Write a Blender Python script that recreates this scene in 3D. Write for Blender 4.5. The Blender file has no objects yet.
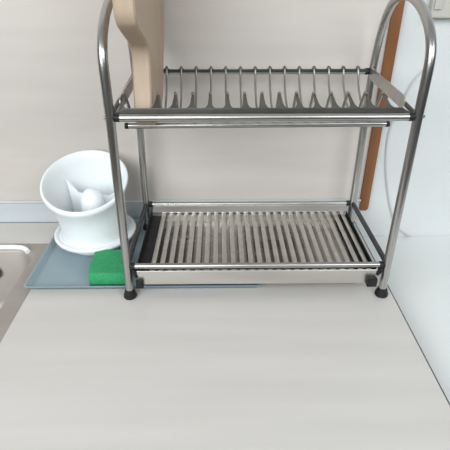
import bpy, bmesh, math, random
from mathutils import Vector, Matrix
random.seed(4)
S = bpy.context.scene
COL = S.collection

# ------------------------------------------------------------------ camera
cam_d = bpy.data.cameras.new('camera')
cam = bpy.data.objects.new('camera', cam_d); COL.objects.link(cam)
cam_d.sensor_width = 36.0; cam_d.lens = 36.0 * 449.85 / 450.0
cam_d.clip_start = 0.02; cam_d.clip_end = 60
PITCH, YAW = 0.5299, 0.0113
fw = Vector((math.sin(YAW) * math.cos(PITCH), math.cos(YAW) * math.cos(PITCH), -math.sin(PITCH)))
rt = Vector((math.cos(YAW), -math.sin(YAW), 0)); up = rt.cross(fw)
M = Matrix((rt, up, -fw)).transposed().to_4x4()
M.translation = Vector((0.1495, -0.5996, 0.491))
cam.matrix_world = M
S.camera = cam

# ------------------------------------------------------------------ world, lights, exposure
S.view_settings.view_transform = 'Standard'; S.view_settings.look = 'None'
S.view_settings.gamma = 1.0; S.view_settings.use_curve_mapping = False
S.view_settings.exposure = -0.38
W = bpy.data.worlds.new('room_light'); S.world = W; W.use_nodes = True
nt = W.node_tree; nt.nodes.clear()
N = nt.nodes.new
tc = N('ShaderNodeTexCoord'); sx = N('ShaderNodeSeparateXYZ')
nt.links.new(tc.outputs['Generated'], sx.inputs[0])
ramp = N('ShaderNodeValToRGB')            # darker room low down, pale ceiling overhead
mr = N('ShaderNodeMapRange'); mr.inputs[1].default_value = -1; mr.inputs[2].default_value = 1
nt.links.new(sx.outputs['Z'], mr.inputs[0]); nt.links.new(mr.outputs[0], ramp.inputs[0])
e = ramp.color_ramp.elements
e[0].position = 0.40; e[0].color = (.10, .10, .105, 1)
e[1].position = 0.88; e[1].color = (.88, .90, .93, 1)
k = e.new(0.62); k.color = (.26, .265, .27, 1)
bg = N('ShaderNodeBackground'); bg.inputs[1].default_value = 0.62
out = N('ShaderNodeOutputWorld')
nt.links.new(ramp.outputs[0], bg.inputs[0]); nt.links.new(bg.outputs[0], out.inputs[0])

def area(name, loc, target, size, size_y, power, color):
    l = bpy.data.lights.new(name, 'AREA'); l.shape = 'RECTANGLE'; l.size = size; l.size_y = size_y
    l.energy = power; l.color = color
    o = bpy.data.objects.new(name, l); COL.objects.link(o); o.location = loc
    o.rotation_euler = (Vector(target) - Vector(loc)).to_track_quat('-Z', 'Y').to_euler()
    return o
area('window_daylight', (-1.0, -2.2, 1.45), (0.15, 0.15, 0.1), 2.5, 1.7, 112, (.93, .98, 1.0))
area('fill_right', (1.6, -1.9, 1.6), (0.3, 0.2, 0.1), 1.6, 1.4, 44, (.92, .98, 1.0))  # added fill from the right, lifts the white wall and unit

# ------------------------------------------------------------------ materials
def mat(name, color, rough=.5, metal=0.0, spec=.5, coat=0.0):
    m = bpy.data.materials.new(name); m.use_nodes = True
    b = m.node_tree.nodes['Principled BSDF']
    b.inputs['Base Color'].default_value = (*color, 1); b.inputs['Roughness'].default_value = rough
    b.inputs['Metallic'].default_value = metal; b.inputs['Specular IOR Level'].default_value = spec
    if coat: b.inputs['Coat Weight'].default_value = coat
    return m
def noisy(m, c1, c2, scale, detail=4, lo=.35, hi=.65, rough=None, bump=0.0, dist=0.0, lac=2.0):
    t = m.node_tree; b = t.nodes['Principled BSDF']
    co = t.nodes.new('ShaderNodeTexCoord'); mp = t.nodes.new('ShaderNodeMapping')
    mp.inputs['Scale'].default_value = scale
    nz = t.nodes.new('ShaderNodeTexNoise'); nz.inputs['Scale'].default_value = 1.0
    nz.inputs['Detail'].default_value = detail; nz.inputs['Distortion'].default_value = dist
    r = t.nodes.new('ShaderNodeValToRGB')
    r.color_ramp.elements[0].position = lo; r.color_ramp.elements[0].color = (*c1, 1)
    r.color_ramp.elements[1].position = hi; r.color_ramp.elements[1].color = (*c2, 1)
    t.links.new(co.outputs['Object'], mp.inputs[0]); t.links.new(mp.outputs[0], nz.inputs[0])
    t.links.new(nz.outputs[0], r.inputs[0]); t.links.new(r.outputs[0], b.inputs['Base Color'])
    if rough:
        q = t.nodes.new('ShaderNodeMapRange'); q.inputs[3].default_value = rough[0]; q.inputs[4].default_value = rough[1]
        t.links.new(nz.outputs[0], q.inputs[0]); t.links.new(q.outputs[0], b.inputs['Roughness'])
    if bump:
        bp = t.nodes.new('ShaderNodeBump'); bp.inputs['Strength'].default_value = bump; bp.inputs['Distance'].default_value = .002
        t.links.new(nz.outputs[0], bp.inputs['Height']); t.links.new(bp.outputs[0], b.inputs['Normal'])
    return m
m_top = noisy(mat('pale_laminate', (.6, .57, .52), .42), (.545, .518, .488), (.595, .565, .535), (2.2, 26, 26), 6, .3, .7)
m_panel = noisy(mat('pale_wood_panel', (.55, .5, .46), .5), (.535, .488, .45), (.61, .56, .518), (2.4, 9, 16), 6, .3, .7)
m_wall = noisy(mat('white_wall_paint', (.75, .77, .78), .6), (.62, .64, .642), (.65, .668, .668), (6, 6, 6), 3)
m_white = noisy(mat('white_enamel', (.72, .74, .75), .35), (.73, .745, .735), (.75, .765, .755), (5, 5, 5), 2)
m_trim = noisy(mat('grey_aluminium_trim', (.55, .58, .6), .4), (.49, .525, .535), (.52, .555, .565), (3, 40, 40), 3)
m_brown = noisy(mat('brown_wood', (.28, .12, .045), .45), (.15, .052, .016), (.24, .095, .032), (40, 40, 5), 5, .3, .7)
m_steel = noisy(mat('stainless_steel', (.60, .58, .55), .24, 1.0), (.44, .43, .41), (.48, .468, .45), (12, 12, 12), 1, rough=(.26, .31))
m_brush = noisy(mat('brushed_steel', (.60, .58, .55), .34, 1.0), (.60, .575, .54), (.68, .655, .62), (6, 60, 60), 4, rough=(.26, .42))
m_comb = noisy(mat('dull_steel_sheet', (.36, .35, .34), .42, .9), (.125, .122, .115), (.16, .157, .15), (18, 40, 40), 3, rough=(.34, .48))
m_wire = noisy(mat('steel_wire', (.4, .39, .37), .35, 1.0), (.36, .35, .33), (.42, .41, .39), (18, 18, 18), 2)
m_pan = noisy(mat('drip_pan_steel', (.3, .29, .27), .3, 1.0), (.32, .30, .28), (.44, .42, .39), (10, 24, 10), 3, rough=(.2, .34))
m_sink = noisy(mat('sink_steel', (.5, .47, .43), .4, .5), (.37, .335, .30), (.41, .375, .34), (8, 30, 8), 4, rough=(.5, .62))
m_rim = mat('sink_rim_highlight', (.86, .88, .88), .2, 0.0)  # near-white colour paints the highlight along the sink's back rim
m_black = noisy(mat('black_plastic', (.02, .02, .022), .5, spec=.3), (.008, .008, .009), (.016, .016, .017), (60, 60, 60), 2)
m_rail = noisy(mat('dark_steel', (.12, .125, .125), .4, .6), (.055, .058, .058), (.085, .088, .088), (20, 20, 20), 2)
m_cup = noisy(mat('white_plastic', (.80, .83, .84), .38), (.79, .825, .835), (.81, .84, .85), (8, 8, 8), 2)
m_tray = noisy(mat('blue_grey_enamel', (.26, .35, .40), .38), (.245, .32, .355), (.27, .345, .38), (7, 7, 7), 3)
m_sponge = noisy(mat('green_sponge', (.012, .28, .09), .85), (.022, .27, .10), (.035, .33, .13), (260, 260, 260), 3, bump=.4)
m_scour = noisy(mat('dark_green_scourer', (.01, .12, .05), .95), (.006, .08, .03), (.015, .14, .06), (400, 400, 400), 3, bump=.9)
m_board = noisy(mat('beech_wood', (.5, .36, .24), .5), (.43, .325, .235), (.50, .385, .285), (60, 60, 5), 5, .3, .7)
m_beige = noisy(mat('beige_plastic', (.52, .50, .44), .4), (.51, .49, .43), (.54, .52, .46), (9, 9, 9), 2)
m_cable = mat('pale_cable', (.52, .53, .52), .45)
m_floor = noisy(mat('floor_tile', (.12, .1, .09), .5), (.10, .085, .075), (.14, .12, .10), (4, 4, 4), 4)
m_gap = mat('dark_matte', (.05, .048, .045), .6)

# ------------------------------------------------------------------ mesh helpers
class MB:
    def __init__(s): s.bm = bmesh.new()
    def box(s, a, b, bev=0.0, seg=2):
        lo = Vector([min(p, q) for p, q in zip(a, b)]); hi = Vector([max(p, q) for p, q in zip(a, b)])
        r = bmesh.ops.create_cube(s.bm, size=1.0); vs = r['verts']
        for v in vs:
            v.co = Vector([(lo[i] + hi[i]) / 2 + v.co[i] * (hi[i] - lo[i]) for i in range(3)])
        if bev:
            es = list({e for v in vs for e in v.link_edges})
            bmesh.ops.bevel(s.bm, geom=es, offset=bev, segments=seg, affect='EDGES', profile=.5)
        return s
    def tube(s, pts, r, n=12, cap=True, closed=False, flat=None):
        P = [Vector(p) for p in pts]; rings = []; L = len(P)
        T = []
        for i in range(L):
            if closed: d = P[(i + 1) % L] - P[i - 1]
            else: d = P[min(i + 1, L - 1)] - P[max(i - 1, 0)]
            T.append(d.normalized())
        ref = Vector((1, 0, 0)) if abs(T[0].x) < .9 else Vector((0, 0, 1))
        u = (ref - T[0] * ref.dot(T[0])).normalized()
        for i in range(L):
            u = (u - T[i] * u.dot(T[i])).normalized(); w = T[i].cross(u)
            rr = r[i] if isinstance(r, (list, tuple)) else r
            ru, rw = (rr, rr) if not flat else (rr * flat[0], rr * flat[1])
            rings.append([s.bm.verts.new(P[i] + u * math.cos(2 * math.pi * j / n) * ru + w * math.sin(2 * math.pi * j / n) * rw) for j in range(n)])
        rng = range(L) if closed else range(L - 1)
        for i in rng:
            a, b = rings[i], rings[(i + 1) % L]
            for j in range(n): s.bm.faces.new((a[j], a[(j + 1) % n], b[(j + 1) % n], b[j]))
        if cap and not closed:
            s.bm.faces.new(rings[0][::-1]); s.bm.faces.new(rings[-1])
        return s
    def lathe(s, prof, n=48, mtx=None, closed=False):
        rings = []
        for r, z in prof:
            rings.append([s.bm.verts.new((r * math.cos(2 * math.pi * j / n), r * math.sin(2 * math.pi * j / n), z)) for j in range(n)] if r > 1e-6 else [s.bm.verts.new((0, 0, z))])
        for i in range(len(rings) - (0 if closed else 1)):
            a, b = rings[i], rings[(i + 1) % len(rings)]
            for j in range(n):
                j2 = (j + 1) % n
                if len(a) == 1 and len(b) == 1: continue
                if len(a) == 1: s.bm.faces.new((a[0], b[j2], b[j]))
                elif len(b) == 1: s.bm.faces.new((a[j], a[j2], b[0]))
                else: s.bm.faces.new((a[j], a[j2], b[j2], b[j]))
        if mtx:
            for rg in rings:
                for v in rg: v.co = mtx(v.co)
        return s
    def prism(s, front, back):          # two matching outlines joined into a solid
        a = [s.bm.verts.new(p) for p in front]; b = [s.bm.verts.new(p) for p in back]; n = len(a)
        s.bm.faces.new(a); s.bm.faces.new(b[::-1])
        for i in range(n): s.bm.faces.new((a[i], b[i], b[(i + 1) % n], a[(i + 1) % n]))
        return s
    def grid(s, rows):
        vs = [[s.bm.verts.new(p) for p in r] for r in rows]
        for i in range(len(vs) - 1):
            for j in range(len(vs[0]) - 1): s.bm.faces.new((vs[i][j], vs[i][j + 1], vs[i + 1][j + 1], vs[i + 1][j]))
        return s
    def build(s, name, m, parent=None, smooth=True, ang=40):
        bmesh.ops.recalc_face_normals(s.bm, faces=s.bm.faces)
        me = bpy.data.meshes.new(name)
        for f in s.bm.faces: f.smooth = smooth
        if smooth:
            for e in s.bm.edges:
                if len(e.link_faces) == 2 and e.calc_face_angle(0) > math.radians(ang): e.smooth = False
        s.bm.to_mesh(me); s.bm.free()
        me.materials.append(m)
        o = bpy.data.objects.new(name, me); COL.objects.link(o)
        if parent:
            o.parent = parent
            me.transform(Matrix.Translation(-world_loc(parent)))
        return o
def catmull(P, n=7):
    P = [Vector(p) for p in P]; out = []
    Q = [P[0] * 2 - P[1]] + P + [P[-1] * 2 - P[-2]]
    for i in range(1, len(Q) - 2):
        for j in range(n):
            t = j / n; a, b, c, d = Q[i - 1], Q[i], Q[i + 1], Q[i + 2]
            out.append(.5 * ((2 * b) + (c - a) * t + (2 * a - 5 * b + 4 * c - d) * t * t + (3 * b - a - 3 * c + d) * t ** 3))
    out.append(P[-1]); return out
def world_loc(o):
    v = Vector(o.location)
    while o.parent: o = o.parent; v += o.location
    return v
def tag(o, label, cat, group=None):
    o['label'] = label; o['category'] = cat
    if group: o['group'] = group
    return o
def empty(name, loc, label, cat, group=None):
    o = bpy.data.objects.new(name, None); COL.objects.link(o); o.location = loc; o.empty_display_size = .03
    return tag(o, label, cat, group)
def struct(o): o['kind'] = 'structure'; return o

# ------------------------------------------------------------------ setting
YW = .2576                      # face of the splashback panel
YB = .2640                      # face of the wall behind it
FZ = -.90
struct(MB().box((-2.2, -2.6, FZ - .05), (2.4, YB + .1, FZ)).build('floor', m_floor))
struct(MB().box((-2.2, YB, FZ), (2.4, YB + .1, 1.6)).build('wall_back', m_wall))
struct(MB().box((-1.6, YW, .048), (.449, YB + .001, .95), .0008, 1).build('wall_panel', m_panel))
t = MB().box((-1.6, .2545, 0), (.449, YB + .001, .0475), .001, 1)
t.tube([(-1.6, .2545, .0500), (.449, .2545, .0500)], .0030, 10)
struct(t.build('trim_1', m_trim))
# brown batten covering the right edge of the panel
tag(MB().prism([(.4487, .2535, .030), (.4520, .2535, .0262), (.4640, .2535, .0255), (.4683, .2535, .030), (.4655, .2535, .90), (.4455, .2535, .90)],
               [(.4487, YB + .001, .030), (.4520, YB + .001, .0262), (.4640, YB + .001, .0255), (.4683, YB + .001, .030), (.4655, YB + .001, .90), (.4455, YB + .001, .90)]
               ).build('wooden_batten', m_brown, smooth=False),
    'reddish brown upright wooden batten on the wall between beige panel and white wall', 'batten')

# worktop with a cut-out for the sink on the left
XE, XS, YS = .4415, -.1803, .172
wt = MB()
o = [(XS, -.34), (XE, -.34), (XE, .2535), (-1.2, .2535), (-1.2, YS), (XS, YS)]
wt.prism([(x, y, 0) for x, y in o], [(x, y, -.038) for x, y in o])
w_ = wt.build('worktop', m_top, smooth=False)
tag(w_, 'pale beige wood-grain kitchen worktop the dish rack stands on', 'worktop')
MB().box((XE, -.34, -.038), (XE + .0020, .2535, -.0004)).build('edge_strip', m_gap, w_)  # thin dark strip drawing the line between worktop and white unit

cab = empty('base_cabinet', (.13, -.02, FZ), 'pale kitchen base cabinet under the beige worktop', 'cabinet')
MB().box((XS + .004, -.30, FZ + .1), (XE - .004, .25, -.0385), .001, 1).build('carcass', m_white, cab)
MB().box((XS + .01, -.26, FZ), (XE - .01, .24, FZ + .0995)).build('plinth', m_gap, cab)
for a, b, hx in ((XS + .006, .129, .10), (.132, XE - .006, .16)):
    d = MB().box((a, -.319, FZ + .11), (b, -.3005, -.045), .002, 2).build('door', m_panel, cab)
    MB().tube([(hx, -.319, -.10), (hx, -.338, -.105), (hx, -.338, -.215), (hx, -.319, -.22)], .004, 8).build('handle', m_steel, d)

# low white unit to the right of the worktop
wu = empty('white_unit', (.80, -.03, FZ), 'low white unit with smooth top, right of the beige worktop', 'kitchen unit')
MB().box((.4455, -.36, -.070), (1.15, YB - .0005, -.0455), .003, 3).build('top', m_white, wu)
MB().box((.449, -.33, FZ), (1.147, YB - .002, -.0702), .002, 2).build('body', m_white, wu)

# ------------------------------------------------------------------ sink
sk = empty('sink', (-.5, -.05, 0), 'stainless steel sink let into the worktop left of the blue tray', 'sink')
def rrect(x0, y0, x1, y1, r, z, n=8):
    p = []
    for cx, cy, a0 in ((x1 - r, y1 - r, 0), (x0 + r, y1 - r, 90), (x0 + r, y0 + r, 180), (x1 - r, y0 + r, 270)):
        for i in range(n + 1):
            a = math.radians(a0 + 90 * i / n); p.append((cx + r * math.cos(a), cy + r * math.sin(a), z))
    return p
bx0, by0, bx1, by1 = -.62, -.24, -.214, .152
def loops(mb, L):
    vs = [[mb.bm.verts.new(p) for p in l] for l in L]
    for a, b in zip(vs, vs[1:]):
        for i in range(len(a)): mb.bm.faces.new((a[i], a[(i + 1) % len(a)], b[(i + 1) % len(a)], b[i]))
    return vs
mb = MB()
outer = rrect(-1.195, -.335, XS - .0008, YS - .0005, .004, -.0015)
L = [outer, rrect(bx0 - .006, by0 - .006, bx1 + .006, by1 + .006, .044, -.0015), rrect(bx0, by0, bx1, by1, .04, -.0025),
     rrect(bx0 + .004, by0 + .004, bx1 - .004, by1 - .004, .038, -.008), rrect(bx0 + .012, by0 + .012, bx1 - .012, by1 - .012, .04, -.12),
     rrect(bx0 + .02, by0 + .02, bx1 - .02, by1 - .02, .04, -.142), rrect(bx0 + .045, by0 + .045, bx1 - .045, by1 - .045, .03, -.15)]
vs = loops(mb, L); mb.bm.faces.new(vs[-1])
loops(mb, [outer, [(x, y, -.03) for x, y, z in outer]])
mb.build('basin', m_sink, sk, ang=60)
mb = MB()
mb.tube(catmull([(-.62, .1545, .0012), (-.45, .1545, .0012), (-.30, .1545, .0012), (-.255, .1535, .0012), (-.238, .1490, .0006), (-.229, .1405, -.0012)], 6), .0050, 12)
mb.build('rim', m_rim, sk)
mb = MB(); mb.lathe([(0, 0), (.016, 0), (.018, .001), (.018, .003), (.0, .003)], 24,
                    mtx=lambda c: Vector((-.3125 + c.x, by1 - .0095 - c.z, -.050 + c.y)))
mb.build('overflow', m_gap, sk)

# ------------------------------------------------------------------ dish rack
D = .2208
RACK = empty('dish_rack', (.21, .11, 0), 'two-tier stainless steel dish drying rack with arched sides on the worktop', 'dish rack')
def lx(z): return -.0042 + .0052 * min(1, z / .31)
def rx(z): return .4226 - .0036 * min(1, z / .31)
RT = .0066
ARCH = [(0, .300), (0, .345), (.0012, .380), (.0085, .4000), (.0250, .4180), (.0500, .4335), (.0800, .4440), (.1120, .4490), (.1450, .4475), (.1700, .4385), (.1890, .4215),
        (.2040, .3950), (.2140, .3620), (.2190, .3270), (D, .2950), (D, .2700)]
for side, fx in ((0, lx), (1, rx)):
    pts = []
    zf = .010
    for i in range(9): z = zf + (.290 - zf) * i / 8; pts.append((fx(z), 0, z))
    Q = [Vector((0, y, z)) for y, z in ARCH]; n = len(Q)
    for i in range(n - 1):
        p0 = Q[max(i - 1, 0)]; p1 = Q[i]; p2 = Q[i + 1]; p3 = Q[min(i + 2, n - 1)]
        for j in range(5):
            t = j / 5
            v = .5 * ((2 * p1) + (p2 - p0) * t + (2 * p0 - 5 * p1 + 4 * p2 - p3) * t * t + (3 * p1 - p0 - 3 * p2 + p3) * t ** 3)
            pts.append((fx(v.z), v.y, v.z))
    for i in range(9): z = .270 + (zf - .270) * i / 8; pts.append((fx(z), D, z))
    fr = MB().tube(pts, RT, 18).build('side_frame', m_steel, RACK)
    for y in (0, D):
        zb = .0029 if (side == 0 and y > 0) else 0.0
        prof = [(0, zb), (.0098, zb), (.0110, zb + .0015), (.0110, .005), (.0088, .011), (.0078, .0155), (.0064, .0165), (0, .0165)]
        f_ = MB().lathe(prof, 24, mtx=lambda c, x=fx(.005), y=y: Vector((c.x + x, c.y + y, c.z))).build('rubber_foot', m_black, fr)
        f_['label'] = 'black rubber foot'
    # dark plastic joints where the shelves meet the legs
    for y, z in ((0, .3085), (D, .3235), (0, .0632), (D, .0612)):
        s_ = 1 if side == 0 else -1
        x = fx(z)
        MB().tube([(x + s_ * (RT - .001), y, z), (x + s_ * (RT + .0065), y, z)], .0056, 14).build('joint', m_black, fr)
    z = .309
    s_ = -1 if side == 0 else 1
    MB().tube([(fx(z) + s_ * (RT - .001), 0, z), (fx(z) + s_ * (RT + .0022), 0, z)], [.003, .002], 10).build('bolt', m_steel, fr)

xl, xr = lx(.31) + RT, rx(.31) - RT
MB().tube([(xl, 0, .3085), (xr, 0, .3085)], .0053, 16).build('upper_front_rail', m_steel, RACK)
MB().tube([(lx(.325) + RT, D, .3235), (rx(.325) - RT, D, .3235)], .0046, 16).build('upper_rear_rail', m_steel, RACK)
# lower bar of the plate rack: the trough the plates rest in
b2 = MB().tube([(.0070, .085, .2700), (.4090, .085, .2718)], .0044, 14).build('plate_support_bar', m_steel, RACK)
for x0, x1, z in ((.0015, .0072, .2700), (.4088, .4140, .2718)):
    MB().tube([(x0, .085, z), (x1, .085, z)], .0048, 14).build('end_cap', m_black, b2)

FXS = [.0151] + [.0628 + .02437 * k for k in range(14)]
RXS = [.0245] + [.0567 + .0258 * k for k in range(14)]
# stamped comb along the front rail
def teeth(x, centres, hw, half):
    # straight slightly tapered teeth with round-bottomed gaps between them
    h = 0
    for c in centres:
        d = abs(x - c); w2 = hw * 1.75
        if d < hw: g = 1 - .10 * (d / hw) ** 2
        elif d < w2: g = .90 - .50 * (d - hw) / (w2 - hw)
        else:
            v = max(0, 1 - (d - w2) / (half - w2)); g = .40 * (1 - math.sqrt(1 - v * v))
        h = max(h, g)
    return h
def comb(name, centres, y0, z0, yb, zb, yt, zt, hw, fl, x0, x1, m, taper):
    # sheet strip: foot line (y0, z0), trough line (yb, zb), tooth tips (yt, zt)
    mb = MB(); n = 1600; xs = [x0 + (x1 - x0) * i / n for i in range(n + 1)]
    def rows(o):
        R = []
        for x in xs:
            e = max(0, min(1, min(x - x0, x1 - x) / taper)) if taper else 1
            h = teeth(x, centres, hw, fl)
            zb_ = z0 + .001 + (zb - z0 - .001) * e; yb_ = y0 + (yb - y0) * e
            R.append([(x, y0 - o[0], z0 - o[1]), (x, yb_ - o[0], zb_ - o[1]), (x, yb_ + (yt - yb_) * h - o[0], zb_ + (zt - zb_) * h - o[1])])
        return [list(c) for c in zip(*R)]
    A, B = rows((0, 0)), rows((-.0006, .0010))
    mb.grid(A); mb.grid(B); mb.grid([A[2], B[2]]); mb.grid([A[0], B[0]])
    for i in (0, -1): mb.grid([[r[i] for r in A], [r[i] for r in B]])
    bmesh.ops.remove_doubles(mb.bm, verts=mb.bm.verts, dist=1e-6)
    return mb.build(name, m, RACK)
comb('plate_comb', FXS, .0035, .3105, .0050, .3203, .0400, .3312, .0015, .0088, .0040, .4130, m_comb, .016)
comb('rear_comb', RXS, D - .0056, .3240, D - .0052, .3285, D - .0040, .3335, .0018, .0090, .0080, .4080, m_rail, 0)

for k in range(15):
    fx, rx_ = FXS[k], RXS[k]
    prof = [(.0365, .3298), (.0400, .3312), (.0430, .3290), (.0600, .3050), (.0700, .2890), (.0850, .2784), (.1100, .2785), (.1600, .2860),
            (.1960, .3030), (.2100, .3180), (.2150, .3275), (.2208, .3318), (.2262, .3285), (.2275, .3220)]
    pts = [(fx + (rx_ - fx) * min(1, max(0, (y - .045) / .165)), y, z) for y, z in prof]
    cp_ = catmull(pts, 5)
    MB().tube(cp_, [.0023 if p.y < .066 else .0018 for p in cp_], 8).build('plate_wire', m_wire, RACK)

# flat side straps with rounded front ends
for xf, xb in ((.0100, .0060), (.4060, .4128)):
    pr = [(.2130, .3130), (.2130, .3320)]
    for i in range(9):
        a = math.radians(90 + 180 * i / 8); pr.append((.0330 + .0095 * math.cos(a), .3205 + .0095 * math.sin(a)))
    xx = lambda y: xf + (xb - xf) * (y - .03) / .18
    MB().prism([(xx(y), y, z) for y, z in pr], [(xx(y) + .0018, y, z) for y, z in pr]).build('side_strap', m_brush, RACK)
# round side rails of the upper shelf, running along the legs
for fx in (lx, rx):
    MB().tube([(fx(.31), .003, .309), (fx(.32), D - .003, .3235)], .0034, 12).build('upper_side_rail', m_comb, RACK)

# lower shelf
zf, zr = .0632, .0612
xl, xr = lx(.06) + RT, rx(.06) - RT
MB().tube([(xl, 0, zf), (xr, 0, zf)], .0047, 16).build('lower_front_rail', m_steel, RACK)
rr_ = MB().tube([(xl, D, zr), (xr, D, zr)], .0040, 16).build('lower_rear_rail', m_steel, RACK)
MB().prism([(.012, .2185, .0590), (.408, .2185, .0590), (.408, .2185, .0575), (.012, .2185, .0575)],
           [(.012, .2060, .0500), (.408, .2060, .0500), (.408, .2060, .0485), (.012, .2060, .0485)]).build('rear_plate', m_brush, RACK, smooth=False)
for fx, s_ in ((lx, 1), (rx, -1)):
    MB().tube([(fx(.06), .004, zf), (fx(.06), D - .004, zr)], .0045, 12, flat=(.9, 1.2)).build('lower_side_rail', m_rail, RACK)
for x0, x1 in ((.0085, .0310), (.3880, .4080)):
    mb = MB(); mb.box((x0, .004, .0405), (x1, .206, .0425), .0006, 1)
    ex = x0 if x0 < .2 else x1 - .002
    mb.box((ex, .004, .0425), (ex + .002, .206, .0540 if x0 < .2 else .0500), .0005, 1)
    mb.build('side_channel', m_black, RACK)
for k in range(25):
    x = .0345 + .01515 * k
    sl = []
    for i in range(5):
        u = -1 + 2 * i / 4; sl.append((u * .0040, .0010 * (1 - u * u)))
    top = [(x + u, .0005 + .046 + h) for u, h in sl]; bot = [(x + u, .046 + h - .0004) for u, h in reversed(sl)]
    ring = top + bot
    MB().prism([(a, .0040, z) for a, z in ring], [(a, .2125, z) for a, z in ring]).build('slat', m_brush, RACK)
# drip tray slung under the slats
mb = MB()
mb.box((.0115, -.0030, .0275), (.4060, -.0012, .0548), .0006, 1)
mb.box((.0125, -.0015, .0275), (.4075, .0008, .0287))
mb.box((.0125, .2046, .0275), (.4075, .2060, .044)); mb.box((.0125, .0005, .0275), (.0137, .206, .0404)); mb.box((.4063, .0005, .0275), (.4075, .206, .0404))
dt = mb.build('drip_tray', m_brush, RACK, smooth=False)
MB().box((.0138, .0010, .0288), (.4062, .2045, .0296)).build('tray_floor', m_pan, dt)

MB().box((.0125, .0010, .0548), (.4060, .0026, .0602)).build('gap_shade', m_black, dt)  # black strip paints the shaded gap between front rail and tray face
MB().box((.3905, -.0125, .0262), (.4070, -.0031, .0415), .0015, 2).build('stop', m_black, dt)
MB().box((.0095, -.0095, .0235), (.0215, -.0031, .0390), .0015, 2).build('stop', m_black, dt)
MB().tube(catmull([(.4075, -.002, .0450), (.4105, -.003, .0520), (.4100, -.002, .0585)], 5), .0035, 10).build('clip', m_black, dt)
MB().tube(catmull([(.0115, -.002, .0430), (.0085, -.003, .0500), (.0080, -.002, .0585)], 5), .0030, 10).build('clip', m_black, dt)

# ------------------------------------------------------------------ blue-grey tray under the rack
tx0, tx1, ty0, ty1 = -.1890, .2210, .0125, .2490
mb = MB()
def rr2(d, z): return rrect(tx0 + d, ty0 + d, tx1 - d, ty1 - d, max(.003, .007 - d * .3), z, 4)
L = [rr2(.011, .0004), rr2(.0075, .0012), rr2(.0022, .0098), rr2(.0, .0102), rr2(-.0004, .0112), rr2(.0006, .0118), rr2(.0034, .0112), rr2(.0088, .0030), rr2(.0125, .0022)]
vs = loops(mb, L); mb.bm.faces.new(vs[-1]); mb.bm.faces.new(vs[0][::-1])
tag(mb.build('serving_tray', m_tray, ang=50), 'shallow blue-grey tray lying on the worktop partly under the dish rack', 'tray')

# ------------------------------------------------------------------ white cutlery drainer
cx, cy = -.0985, .170
cu = empty('cutlery_holder', (cx, cy, .0022), 'white plastic cutlery drainer cup standing in the blue-grey tray', 'cutlery holder')
TILT = math.radians(21)
def cupmap(hmin, hmax, sx=0.0):
    # above hmin the cup is sheared so that its mouth slopes down to the front
    def f(c):
        k = min(1, max(0, (c.z - hmin) / (hmax - hmin))); k = k * k * (3 - 2 * k)
        return Vector((cx - .004 * k + c.x, cy - .006 * k + c.y * (1 - .06 * k), c.z + k * math.tan(TILT) * c.y))
    return f
body = [(.0, .010), (.0590, .010), (.0615, .014), (.0632, .030), (.0640, .060), (.0655, .085), (.0690, .108), (.0750, .126), (.0790, .1345), (.0805, .1385), (.0795, .1420),
        (.0765, .1430), (.0735, .1405), (.0700, .1290), (.0650, .110), (.0612, .086), (.0595, .060), (.0585, .032), (.0560, .018), (.0, .016)]
MB().lathe(body, 64, cupmap(.045, .135)).build('cup', m_cup, cu)
sa = [(.0, .0002), (.0500, .0002), (.0520, .0012), (.0600, .0120), (.0700, .0190), (.0745, .0215), (.0775, .0235), (.0790, .0265), (.0785, .0295), (.0760, .0310), (.0730, .0300), (.0715, .0270),
      (.0695, .0272), (.0675, .0280), (.0650, .0280), (.0630, .0270), (.0600, .0160), (.0550, .0096), (.0, .0096)]
MB().lathe(sa, 64, lambda c: Vector((cx + c.x, cy + c.y, c.z + .0022))).build('saucer', m_cup, cu)
# central post with three partitions
post = [(.0, .0165), (.0235, .0165), (.0232, .070), (.0222, .090), (.0205, .104), (.0165, .1145), (.0100, .1205), (.0045, .1228), (.0, .1232)]
pc = MB().lathe(post, 32, lambda c: Vector((cx + .004 + c.x, cy - .004 + c.y, c.z)))
pc.build('divider_post', m_cup, cu)
for adeg in (150, 30, 268):
    a = math.radians(adeg); u = Vector((math.cos(a), math.sin(a), 0)); p = Vector((-u.y, u.x, 0)) * .0012
    base = Vector((cx + .004, cy - .004, 0))
    pr = []
    zt = {150: (.100, .108, .128), 30: (.100, .100, .112), 268: (.096, .078, .070)}[adeg]
    pr = [(.004, .0165), (.0525, .0165), (.0565, zt[2] * .72), (.0600, zt[2]), (.035, zt[1]), (.012, zt[0] + .008)]
    MB().prism([base + u * r + p + Vector((0, 0, z)) for r, z in pr], [base + u * r - p + Vector((0, 0, z)) for r, z in pr]).build('partition', m_cup, cu)

# ------------------------------------------------------------------ green sponge
sp = empty('sponge', (-.05, .06, .0022), 'green kitchen sponge lying in the tray by the front left rack leg', 'sponge')
def block(x0, x1, y0, y1, z0, z1, shear, n=10):
    mb = MB(); mb.box((x0, y0, z0), (x1, y1, z1), .0022, 3)
    bmesh.ops.subdivide_edges(mb.bm, edges=[e for e in mb.bm.edges if e.calc_length() > .02], cuts=n, use_grid_fill=True)
    for v in mb.bm.verts:
        k = (v.co.z - .0035) / .026
        v.co.x += shear * (v.co.y - y0) + .0010 * math.sin(v.co.y * 90) * k
        v.co.z += .0008 * math.sin(v.co.x * 120 + 1) * math.sin(v.co.y * 100) * k
    return mb
block(-.0790, -.0145, .0245, .1020, .0062, .0300, -.07).build('foam', m_sponge, sp)
block(-.0790, -.0145, .0245, .1020, .0024, .0064, -.07, 4).build('scouring_pad', m_scour, sp)['label'] = 'dark green scouring underside'

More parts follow.
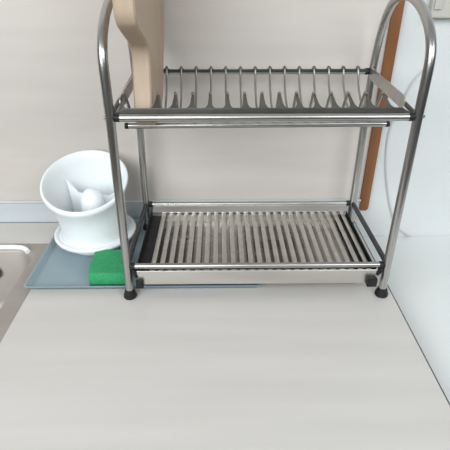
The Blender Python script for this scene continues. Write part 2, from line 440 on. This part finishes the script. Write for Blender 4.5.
# ------------------------------------------------------------------ wooden board in the plate rack
pr = [(.0420, .2860), (.0340, .2960), (.0320, .315), (.0390, .345), (.0440, .372), (.0410, .388), (.0290, .398), (-.0030, .412), (-.0300, .424), (-.0400, .434), (-.0435, .447),
      (-.0430, .48), (-.0340, .520), (-.010, .548), (.05, .562), (.12, .564), (.19, .555), (.225, .530), (.2460, .49), (.2490, .44), (.2380, .395), (.2060, .345), (.1850, .312), (.170, .2930), (.150, .2850), (.1200, .2790), (.0800, .2768), (.0580, .2790)]
cen = Vector((0, .1, .4))
mb = MB()
x0, x1, bv = .0280, .0530, .0022
def inset(p, d):
    n = len(p); out = []
    for i in range(n):
        a, b, c = Vector(p[i - 1]), Vector(p[i]), Vector(p[(i + 1) % n])
        t1 = (b - a).normalized(); t2 = (c - b).normalized(); t = (t1 + t2).normalized()
        out.append(tuple(b + Vector((t.y, -t.x)) * d * SGN))
    return out
ar = sum(pr[i - 1][0] * pr[i][1] - pr[i][0] * pr[i - 1][1] for i in range(len(pr))) / 2
SGN = 1 if ar < 0 else -1
fine = catmull([(0, y, z) for y, z in pr] + [(0, *pr[0])], 4)[:-1]
fine = [(p.y, p.z) for p in fine]
inn = inset(fine, bv)
def lean(x, y, z): return (x + (z - .28) * .015, y, z)
loops_ = [[lean(x0, *p) for p in inn], [lean(x0 + bv, *p) for p in fine], [lean(x1 - bv, *p) for p in fine], [lean(x1, *p) for p in inn]]
vs = loops(mb, loops_); mb.bm.faces.new(vs[0]); mb.bm.faces.new(vs[-1][::-1])
tag(mb.build('cutting_board', m_board), 'thick wooden board standing upright in the plate rack', 'cutting board')

# ------------------------------------------------------------------ wall socket and cable
so = empty('wall_socket', (.58, YB, .44), 'beige wall socket on the white wall at the top right', 'socket')
MB().box((.5120, .2460, .4060), (.66, YB + .0005, .53), .004, 3).build('casing', m_beige, so)
mb = MB(); mb.lathe([(.0295, .0), (.0295, .006), (.0270, .008), (.0245, .006), (.0235, -.004), (.0, -.004)], 36,
                    lambda c: Vector((.585 + c.x, .2458 - c.z, .448 + c.y))); mb.build('outlet_ring', m_beige, so)
MB().box((.5150, .2420, .4200), (.5290, .2462, .47), .002, 2).build('switch', m_beige, so)
cp = [(.4880, .2618, .600), (.4930, .2618, .500), (.4968, .2618, .437), (.5090, .2618, .412), (.5240, .2618, .378), (.5330, .2618, .345), (.5310, .2618, .3220), (.5140, .2618, .300), (.4980, .2618, .253),
      (.4860, .2618, .2040), (.4880, .2618, .1500), (.4990, .2618, .0950), (.5170, .2618, .0360), (.5390, .2618, -.0140), (.5660, .2605, -.0390), (.5790, .2598, -.0437)]
tag(MB().tube(catmull(cp, 6), .0017, 8).build('cable', m_cable), 'thin pale cable hanging down the white wall behind the rack', 'cable')
